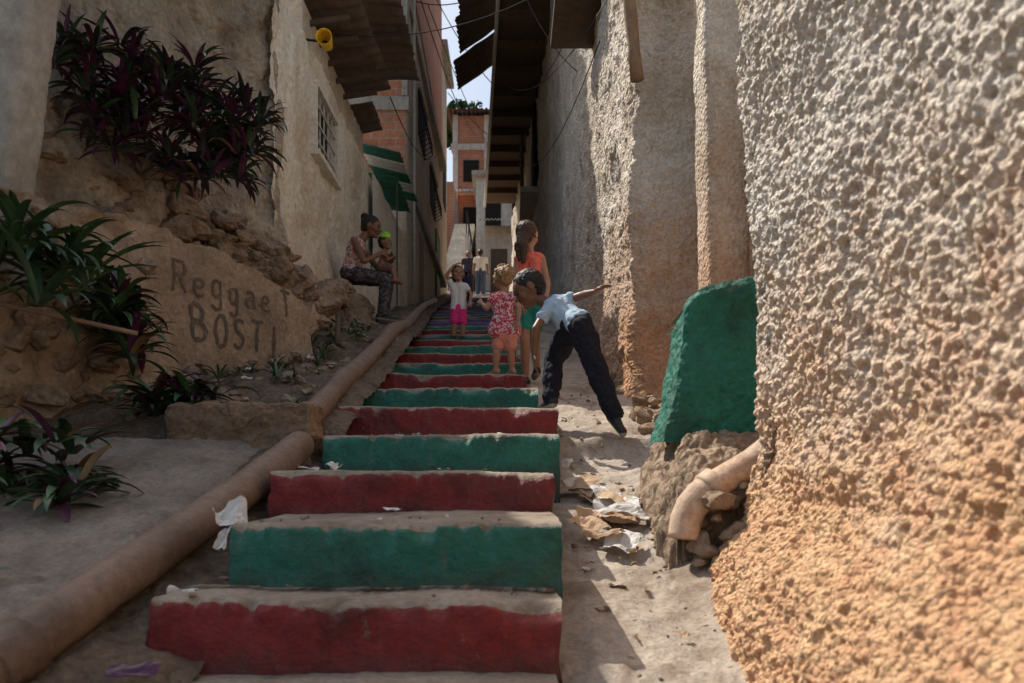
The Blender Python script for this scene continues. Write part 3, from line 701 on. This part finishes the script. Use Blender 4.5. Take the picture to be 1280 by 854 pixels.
box('brick_front',-6.5,-1.92,14.46,14.49,5.25,13.2,brickf,bh,0)
box('ring_beam',-6.5,-1.86,14.42,14.6,6.5,6.75,conc_grey,bh,.01)
box('ring_beam_upper',-6.5,-1.86,14.42,14.6,9.3,9.55,conc_grey,bh,.01)
box('column',-1.99,-1.88,14.40,14.65,6.752,9.298,conc_grey,bh,.01)
box('front_window',-2.5,-2.2,14.42,14.47,7.3,8.3,darkin,bh,0)
sheet('brick_side_band',lambda u,v:(X1(lerp(14.7,22.9,u))+.02,lerp(14.7,22.9,u),lerp(9.2,13.2,v)),4,4,bricks,parent=bh,smooth=False)
for k,(y0,y1,z0,z1) in enumerate([(16.4,17.8,6.9,7.8),(19.2,20.6,6.4,7.3)]):
    x=X1(y0)
    box('window_%d'%k,x-.03,x+.010,y0,y1,z0,z1,darkin,bh,0)
    box('frame_t%d'%k,x-.02,x+.07,y0-.1,y1+.1,z1,z1+.08,conc_grey,bh,0)
    for q in range(7):
        yy=y0+q*(y1-y0)/6
        tube('grill_%d_%d'%(k,q),[(x+.02,yy,z1),(x+.06,yy,z1-.2),(x+.16,yy,z0+.25),(x+.16,yy,z0+.1),(x+.02,yy,z0)],.010,iron,bh,6,2)
    for q in range(2): box('gril_h_%d_%d'%(k,q),x+.15,x+.17,y0,y1,z0+.1+q*.2,z0+.12+q*.2,iron,bh,0)
for z_ in (5.2,8.5): box('storey_band_%d'%int(z_),-2.1,-1.86,14.7,22.8,z_,z_+.16,conc_grey,bh,.01)
box('door',-2.06,-1.96,20.8,21.8,4.3,6.3,metal_g,bh,.01)
box('second_door',-1.98,-1.93,16.6,17.5,3.35,5.0,woodm,bh,.01)
tube('conduit',[(-1.86,15.2,3.4),(-1.86,15.2,9.5),(-1.86,15.3,13)],.03,metal_w,bh,8,3)
h2=empty('plaster_house')
prism('body',[(-2.05,23.02),(-2.08,25.5),(-7,25.5),(-7,23.02)],3,12.2,tanpl,h2,.02)
box('window',-2.1,-2.045,23.8,24.8,8,9.2,darkin,h2,0)
box('roof_slab',-7,-1.85,22.9,25.6,12.2,12.35,conc_grey,h2,.01)
fe=empty('hillside_stairs')
for k in range(26):
    box('flight_step_%d'%k,-2.85,-1.85,30.6+k*.36,31.3+k*.36,5.4+k*.21,6.95+k*.21,conc_sunlit,fe,.015)
box('flight_wall',-1.83,-1.7,31,40,6.,9.2,conc_sunlit,fe,.02)
for k in range(6): box('rail_post_%d'%k,-1.80,-1.76,31.2+k*1.6,31.24+k*1.6,9.2,10.1,iron,fe,0)
box('hand_rail',-1.81,-1.75,31.2,39.3,10.1,10.15,iron,fe,0)
fc=empty('concrete_hillside_house')
box('body',-1.6,3.5,36,44,6,13.2,conc_sunlit,fc,.02); box('slab',-1.8,3.6,35.7,44,13.2,13.4,conc_grey,fc,.01)
box('lower_block',-1.2,1.6,34,35.98,6.5,10.4,tanpl,fc,.02)
box('window',-1.2,-.5,35.95,36.02,11,12.2,darkin,fc,0); box('window_b',.0,.8,35.95,36.02,11,12.2,darkin,fc,0)
box('door',-.9,-.2,33.95,34.02,7.3,9.4,woodd,fc,0)
corr('porch_roof',(-1.4,33.2,10.4),(2.6,0,0),(0,1.2,.4),16,.03,metal_d,fc)
fb=empty('brick_hillside_house')
box('body',-3.4,2.5,46,54,10,20.4,brickf,fb,.02)
for z in (13,15.8,18.4): box('beam',-3.5,2.6,45.9,46.5,z,z+.35,conc_sunlit,fb,.01)
for x in (-3.4,-1.6,.2): box('column',x,x+.3,45.88,46.2,10,20.4,conc_sunlit,fb,.01)
for x in (-2.8,-1.,.8): box('window',x,x+.9,45.9,46.03,16.6,17.8,darkin,fb,0); box('window_low',x,x+.9,45.9,46.03,13.9,15.1,darkin,fb,0)
corr('roof_sheet',(-3.8,45.3,20.5),(6.6,0,0),(0,8,1.2),26,.05,metal_d,fb)
corr('middle_awning',(-3.4,44.6,15.6),(3.6,0,0),(0,1.4,.5),18,.04,metal_w,fb)
box('neighbour_brick_house',-9,-3.0,41,50,8,14.8,brickf,None,.02)
def leafblob(name,c,r,n,mat,s):
    vs=[];fs=[]
    for k in range(n):
        dv=V((R.gauss(0,1),R.gauss(0,1),R.gauss(0,1))).normalized()*r*R.uniform(.4,1)
        dv*=1+.4*noise.noise(dv*.9)
        p=V(c)+V((dv.x,dv.y,dv.z*.7)); a=V((R.gauss(0,1),R.gauss(0,1),R.gauss(0,1))).normalized(); b=a.cross(V((R.gauss(0,1),R.gauss(0,1),R.gauss(0,1)))).normalized()
        i=len(vs); vs+=[p-a*s,p+b*s*.5,p+a*s,p-b*s*.5]; fs.append((i,i+1,i+2,i+3))
    return obj(name,vs,fs,mat)
ft=leafblob('tree',(-3.6,55,23.6),2.2,2500,treem,.22)
tube('trunk',[(-3.6,55,10),(-3.5,55,18),(-3.7,55,23)],.2,woodm,ft,10,4,.05)
# ---------------------------------------------------------------- graffiti retaining wall
A=V((-2.24,5.1,0));B=V((-1.62,6.40,0)); U=(B-A).normalized(); N=V((U.y,-U.x,0))
A0=A-U*2.4; LL=(B-A0).length
def gwf(u,v):
    s=u*LL; p=A0+U*s; ss=s-2.4
    top=interp([(-2.4,1.25),(-.9,1.5),(0,1.56),(.9,1.47),(LL-2.4,1.30)],ss)+.05*noise.noise(V((s*4,0,0)))+.02*noise.noise(V((s*14,0,0)))
    bot=interp(BANK,p.y)-.25
    if v<.7:
        z=lerp(bot,top,v/.7); o_=.06*(1-v/.7)+.03*noise.noise(V((s*2.2,z*2.2,0)))
        if ss<0: o_+=min(1,-ss/.3)*.07*noise.noise(V((s*5,z*6,4)))
    elif v<.74: z=top; o_=-.02-(v-.7)*1
    else: z=top; o_=-(v-.7)/.3*.5
    p=p+N*(o_)
    return (p.x,p.y,z)
gw=sheet('graffiti_retaining_wall',gwf,420,200,grafw); disp(gw,'CLOUDS',.3,.05); disp(gw,'CLOUDS',.03,.006)
G={'R':[[(0,0),(0,1)],[(0,1),(.4,1),(.55,.85),(.5,.6),(.35,.5),(0,.5)],[(.25,.5),(.6,0)]],
'e':[[(.03,.3),(.5,.34),(.5,.5),(.3,.62),(.08,.5),(.02,.25),(.15,.03),(.35,0),(.52,.1)]],
'g':[[(.5,.5),(.3,.6),(.08,.5),(.03,.25),(.2,.05),(.4,.1),(.5,.25)],[(.5,.6),(.5,-.15),(.38,-.32),(.15,-.32),(.03,-.2)]],
'a':[[(.08,.55),(.3,.62),(.48,.5),(.5,0)],[(.5,.35),(.2,.36),(.04,.2),(.12,.02),(.3,0),(.5,.15)]],
'T':[[(0,1),(.6,1)],[(.3,1),(.3,0)]],
'B':[[(0,0),(0,1)],[(0,1),(.4,.98),(.5,.78),(.38,.55),(0,.52)],[(0,.52),(.45,.5),(.58,.28),(.45,.02),(0,0)]],
'O':[[(.3,1),(.06,.8),(.0,.45),(.12,.1),(.32,0),(.52,.15),(.58,.5),(.5,.85),(.3,1)]],
'S':[[(.55,.88),(.35,1),(.1,.92),(.05,.7),(.2,.55),(.42,.45),(.55,.25),(.42,.04),(.18,0),(.02,.13)]],
'I':[[(.2,0),(.2,1)]],'.':[[(0,0),(.06,0)]]}
def write(txt,s0,z0,h,adv,wd,seed):
    vs=[];fs=[];rr=random.Random(seed)
    s=s0
    for ch_ in txt:
        if ch_==' ': s+=adv*.45; continue
        jz=rr.uniform(-.016,.016); js=rr.uniform(.9,1.1); sl=rr.uniform(-.06,.1)
        for st in G[ch_]:
            P=[]
            for i in range(len(st)-1):
                a,b=V((*st[i],0)),V((*st[i+1],0)); n=max(2,int((b-a).length*14))
                for k in range(n): P.append(lerp(a,b,k/n))
            P.append(V((*st[-1],0)))
            for _ in range(2):
                P=[P[0]]+[(P[i-1]+P[i]*2+P[i+1])/4 for i in range(1,len(P)-1)]+[P[-1]]
            P=[V((p.x+sl*p.y+.03*noise.noise(V((p.x*3,p.y*3,s*9))),p.y*js+.03*noise.noise(V((p.x*3,p.y*3,s*5+4))),0)) for p in P]
            b0=len(vs)
            for i,p in enumerate(P):
                dv=(P[min(i+1,len(P)-1)]-P[max(0,i-1)]).normalized(); nn=V((-dv.y,dv.x,0))
                w_=wd*(1+.45*noise.noise(V((i*.3,s*9,seed))))*(.6 if i in(0,len(P)-1) else 1)
                for q in (-1,0,1):
                    lx=s+p.x*h*.85+nn.x*w_*q*.5; lz=z0+p.y*h+nn.y*w_*q*.5+jz
                    w3=A+U*lx+N*.05; vs.append(V((w3.x,w3.y,lz)))
            for i in range(len(P)-1):
                for q in (0,1):
                    a=b0+i*3+q; fs.append((a,a+3,a+4,a+1))
        s+=adv
    return vs,fs
v1,f1=write('Reggae T',.08,1.17,.205,.158,.021,1)
v2,f2=write('BOSTI.',.24,.86,.215,.175,.025,2)
f2=[tuple(i+len(v1) for i in f) for f in f2]
gt=obj('graffiti_lettering',v1+v2,f1+f2,graf,gw,True)
md=gt.modifiers.new('sw','SHRINKWRAP'); md.target=gw; md.wrap_method='NEAREST_SURFACEPOINT'; md.wrap_mode='ABOVE_SURFACE'; md.offset=.008
it=[]
for k in range(230):
    x=R.uniform(-3.35,-1.85)
    t=(x+3.35)/1.45
    y=lerp(5.0,6.75,t)+R.uniform(-.05,.3); z=lerp(1.5,1.48,t)+R.uniform(0,1)*lerp(1.2,.35,t)
    y+= (z-1.4)*.15
    it.append(((x,y,z),R.uniform(.05,.18)))
rocks('stone_rubble',it,rockm,5,4,.55)
it=[]
for k in range(75):
    ss=R.uniform(-1.9,-.12); p=A+U*ss+N*R.uniform(.0,.05); z=R.uniform(interp(BANK,p.y)+.0,1.42)
    it.append(((p.x,p.y,z),R.uniform(.04,.12)))
for k in range(22):
    ss=R.uniform(0,1.3); p=A+U*ss+N*R.uniform(.06,.16); it.append(((p.x,p.y,interp(BANK,p.y)+R.uniform(0,.06)),R.uniform(.03,.08)))
rocks('embedded_wall_stones',it,rubble,15,3,.5,gw)
def slopef(u,v):
    x=lerp(-3.9,-1.75,u); t=u; y=lerp(4.9,6.8,t)+v*.7-.05; z=lerp(1.3,1.2,t)+v*lerp(1.35,.5,t)
    return (x,y+.1*noise.noise(V((x*2,v*3,0))),z+.1*noise.noise(V((x*3,v*4,1))))
o=sheet('rubble_slope',slopef,200,100,rubble); disp(o,'CLOUDS',.12,.1); disp(o,'CLOUDS',.03,.03)
it=[((-1.80,9.0,1.85),.30),((-1.78,8.8,1.60),.32),((-1.95,8.6,1.95),.27),((-1.7,8.7,1.42),.3),((-2.0,9.1,2.0),.24),((-1.62,8.5,1.42),.2),((-1.95,8.2,1.7),.32),((-2.0,7.9,1.4),.3),((-1.9,9.5,1.9),.3)]
rocks('masonry_lump',it,rubble,8,4,.5)
it=[]
for k in range(260):
    y=R.uniform(4.3,12); x=interp(LE,y)-R.uniform(.12,1.0); it.append(((x,y,interp(BANK,y)),R.uniform(.012,.08)))
for k in range(70):
    y=R.uniform(1.8,3.8); it.append(((R.uniform(-1.12,-.9),y,interp(BANK,y)-.07),R.uniform(.012,.04)))
for k in range(110):
    y=R.uniform(2.,6.5); it.append(((R.uniform(.25,.8),y,interp(RAMP,y)),R.uniform(.004,.018)))
for k in range(60):
    s=R.choice(STEPS[1:7]); it.append(((R.uniform(s[1]+.05,s[2]-.05),s[0]+R.uniform(.08,.28),s[3]+.004),R.uniform(.003,.009)))
rocks('loose_stones',it,rockm,9,2)
# ---------------------------------------------------------------- plants
def plant(name,ros,mats,seed,split=(.5,.82)):
    rr=random.Random(seed); vs=[];fs=[];fm=[]
    for (c,n,L,w,e0,e1) in ros:
        c=V(c)
        for k in range(n):
            az=rr.uniform(0,6.283); el=math.radians(rr.uniform(e0,e1)); l=L*rr.uniform(.7,1.15); ww=w*rr.uniform(.8,1.2)
            h=V((math.cos(az),math.sin(az),0)); side=V((-h.y,h.x,0)); p=c+h*.015
            r_=rr.random(); m=0 if r_<split[0] else (1 if r_<split[1] else (2 if r_<.96 else 3))
            drp=rr.uniform(.9,2.0); S=9; b0=len(vs); ang=el; tw=rr.uniform(-.3,.3)
            for s in range(S+1):
                t=s/S
                wid=ww*(.45+.55*math.sin(min(1,t*1.6)*math.pi/2))*(1-t**3.2)+.001
                up=V((-h.x*math.sin(ang),-h.y*math.sin(ang),math.cos(ang)))
                sd=(side+up*tw*t).normalized()
                vs+= [p-sd*wid*.5+up*wid*.18,p.copy(),p+sd*wid*.5+up*wid*.18]
                dirv=h*math.cos(ang)+V((0,0,math.sin(ang)))
                p=p+dirv*l/S; ang-=drp/S*(.5+t)
            for s in range(S):
                for q in (0,1):
                    a=b0+s*3+q; fs.append((a,a+3,a+4,a+1)); fm.append(m)
    return obj(name,vs,fs,mats,None,True,fm)
PM=[leafg,leafp,leafg2,leafdry]
ros=[]
for k in range(66):
    th=R.uniform(0,6.283); rr_=R.random()**.5
    x=-2.35+.62*rr_*math.cos(th); z=2.42+.44*rr_*math.sin(th)-.25*(x+2.35); y=5.15+.5*(x+2.9)+R.uniform(-.12,.2)
    ros.append(((x,y,z),R.randint(15,21),.27,.040,5,80))
plant('spiderwort_bush',ros,[leafd,leafp,leafg,leafdry],1,(.42,.78))
ros=[]
for k in range(9): ros.append(((R.uniform(-2.5,-2.1),R.uniform(3.6,4.1),R.uniform(.72,1.1)),R.randint(12,18),.42,.05,5,70))
plant('spiderwort_clump',ros,[leafg,leafg,leafg2,leafdry],2)
ros=[]
for k in range(12): ros.append(((R.uniform(-2.36,-2.14),R.uniform(4.45,4.7),R.uniform(.60,1.15)),R.randint(12,16),.29,.05,0,70))
for k in range(9): ros.append(((R.uniform(-2.0,-1.6),R.uniform(4.2,4.5),R.uniform(.30,.42)),R.randint(9,14),.27,.05,10,60))
plant('spiderwort_clump',ros,PM,3)
ros=[]
for k in range(17): ros.append(((R.uniform(-2.2,-1.72),R.uniform(2.9,3.5),R.uniform(-.16,.12)),R.randint(9,13),.26,.045,5,60))
plant('spiderwort_clump',ros,PM,4)
ros=[((-1.6,2.3,-.34),8,.2,.045,5,40)]
for k in range(70):
    y=R.uniform(4.4,11); ros.append(((interp(LE,y)-R.uniform(.15,1.0),y,interp(BANK,y)+.02),9,R.uniform(.06,.15),.018,20,80))
ros.append(((.93,3.25,-.12),14,.12,.045,10,70))
plant('weeds',ros,[leafg2,leafg2,leafg,leafdry],5)
tube('bamboo_stick',[(-2.7,4.0,.86),(-2.2,4.05,.76),(-1.92,4.1,.7)],.012,woodm,None,8,3)
tube('fallen_stick',[(-1.35,6.2,.98),(-1.5,6.9,1.35)],.022,woodd,None,8,3)
# ---------------------------------------------------------------- litter
def sheetlet(name,c,sx,sy,rz,amp,mat,seed,tilt=0,parent=None):
    Rm=Matrix.Rotation(rz,3,'Z')@Matrix.Rotation(tilt,3,'X')
    def f(u,v):
        q=V(((u-.5)*sx*(1+.25*noise.noise(V((v*2.2,seed,0)))),(v-.5)*sy*(1+.3*noise.noise(V((u*2.2,seed,5)))),0)); q.z=amp*(noise.noise(V((u*1.6,v*1.6,seed)))+.25*noise.noise(V((u*5,v*5,seed))))
        return V(c)+Rm@q
    return sheet(name,f,10,10,mat,parent=parent,smooth=False)
sheetlet('paper_scrap',(-.92,2.62,-.14),.10,.12,.5,.08,paper,21,.55)
sheetlet('paper_scrap',(-.91,2.55,-.2),.04,.12,-.3,.05,paper,7,.8)
sheetlet('paper_scrap',(-.97,2.35,-.36),.08,.06,.2,.03,paper,2,.3)
sheetlet('paper_scrap',(-.93,3.65,.01),.1,.05,.1,.02,paper,3,.2)
sheetlet('paper_scrap',(-.80,3.6,.02),.06,.05,.7,.03,paper,4,.5)
sheetlet('paper_scrap',(-.45,3.0,-.145),.06,.04,.7,.015,paper,5,.2)
sheetlet('paper_scrap',(-.62,4.5,.19),.07,.05,.7,.02,paper,6,.3)
lt=empty('scattered_litter')
for k in range(36):
    y=R.uniform(4.4,9); sheetlet('scrap_%d'%k,(interp(LE,y)-R.uniform(.15,.9),y,interp(BANK,y)+.03),R.uniform(.02,.08),R.uniform(.02,.05),R.uniform(0,3),.03,(paper,cardb,leafdry)[k%3],40+k,.3,lt)
for k in range(36):
    y=R.uniform(2.4,6); sheetlet('bit_%d'%k,(R.uniform(.25,.72),y,interp(RAMP,y)+.018),R.uniform(.012,.05),R.uniform(.012,.04),R.uniform(0,3),.012,(leafdry,cardb,paper,leafdry)[k%4],80+k,.2,lt)
for k in range(20):
    s=R.choice(STEPS[1:7]); sheetlet('tread_bit_%d'%k,(R.uniform(s[1]+.05,s[2]-.05),s[0]+R.uniform(.04,.25),s[3]+.012),R.uniform(.01,.035),R.uniform(.01,.025),R.uniform(0,3),.008,(leafdry,paper,leafdry)[k%3],140+k,.15,lt)
cp=empty('cardboard_litter')
for k in range(13):
    y=3.28+.07*k+R.uniform(-.05,.05)
    sheetlet('cardboard_%d'%k,(.38+R.uniform(-.09,.13),y,interp(RAMP,y)+.035+.012*(k%4)),R.uniform(.13,.24),R.uniform(.07,.18),R.uniform(-.9,.9),.045,cardb if k%3 else paper,10+k,.25+R.uniform(-.08,.1),cp)
rocks('crumpled_paper_ball',[((.27,3.95,.04),.045)],paper,4,3,.9)
sheetlet('leaf_litter',(-.95,2.0,-.5),.12,.05,.2,.02,leafp,31,.3)
def wire(name,a,b,sag,r=.006):
    a,b=V(a),V(b); pts=[lerp(a,b,t/12)-V((0,0,sag*4*(t/12)*(1-t/12))) for t in range(13)]
    return tube(name,pts,r,iron,None,5,1)
wire('overhead_cable',(-2.0,16,9.4),(.9,12,8.2),.5,.01)
wire('overhead_cable',(-2.,20,12),(.2,22,10),.4,.012)
wire('overhead_cable',(-2.,25,11.8),(.2,30,12),.3,.012)
wire('overhead_cable',(-1.9,18,10.5),(-.4,45,17),.6,.012)
wire('overhead_cable',(.9,7.2,4.3),(-.2,17,8.3),.5,.006)
wire('overhead_cable',(.9,8.2,4.4),(.1,22,8.8),.8,.006)
wire('overhead_cable',(.88,7.6,4.9),(.3,19,8.9),.3,.006)
wire('overhead_cable',(.9,10.5,5.2),(-.2,13,8.8),.35,.007)
wire('overhead_cable',(-1.85,14.6,9.2),(-1.4,31,13),.5,.012)
wire('overhead_cable',(-1.6,10.5,4.9),(-1.85,20,7.9),.4,.008)
wire('overhead_cable',(.85,9.5,5.9),(-.25,14,8.9),.25,.008)
wire('overhead_cable',(-2.0,9.0,4.9),(.9,10.5,6.6),.3,.007)
# ---------------------------------------------------------------- light, sky, camera
AZ,EL=math.radians(47),math.radians(52)
sd=V((-math.sin(AZ)*math.cos(EL),math.cos(AZ)*math.cos(EL),math.sin(EL)))
L=bpy.data.lights.new('sun','SUN'); L.energy=5; L.angle=math.radians(.5); L.color=(1,.92,.80)
lo=bpy.data.objects.new('sun',L); scn.collection.objects.link(lo); lo.rotation_euler=sd.to_track_quat('Z','Y').to_euler(); lo.location=(0,0,30)
w=bpy.data.worlds.new('World'); scn.world=w; w.use_nodes=True
nt=w.node_tree; bg=nt.nodes['Background']; sky=nt.nodes.new('ShaderNodeTexSky'); sky.sky_type='NISHITA'; sky.sun_disc=False
sky.sun_elevation=EL; sky.sun_rotation=-AZ; sky.dust_density=3.5; sky.air_density=1.3; sky.ozone_density=.3
nt.links.new(sky.outputs[0],bg.inputs[0]); bg.inputs[1].default_value=.15
cam=bpy.data.cameras.new('camera'); co=bpy.data.objects.new('camera',cam); scn.collection.objects.link(co); scn.camera=co
co.location=(0,0,0); co.rotation_euler=(math.pi/2,0,0); cam.lens=28.125; cam.sensor_width=36; cam.shift_y=.1258; cam.clip_end=500; cam.clip_start=.05
cam.dof.use_dof=True; cam.dof.focus_distance=5.5; cam.dof.aperture_fstop=3.5
scn.view_settings.view_transform='Standard'; scn.view_settings.look='None'; scn.view_settings.exposure=0
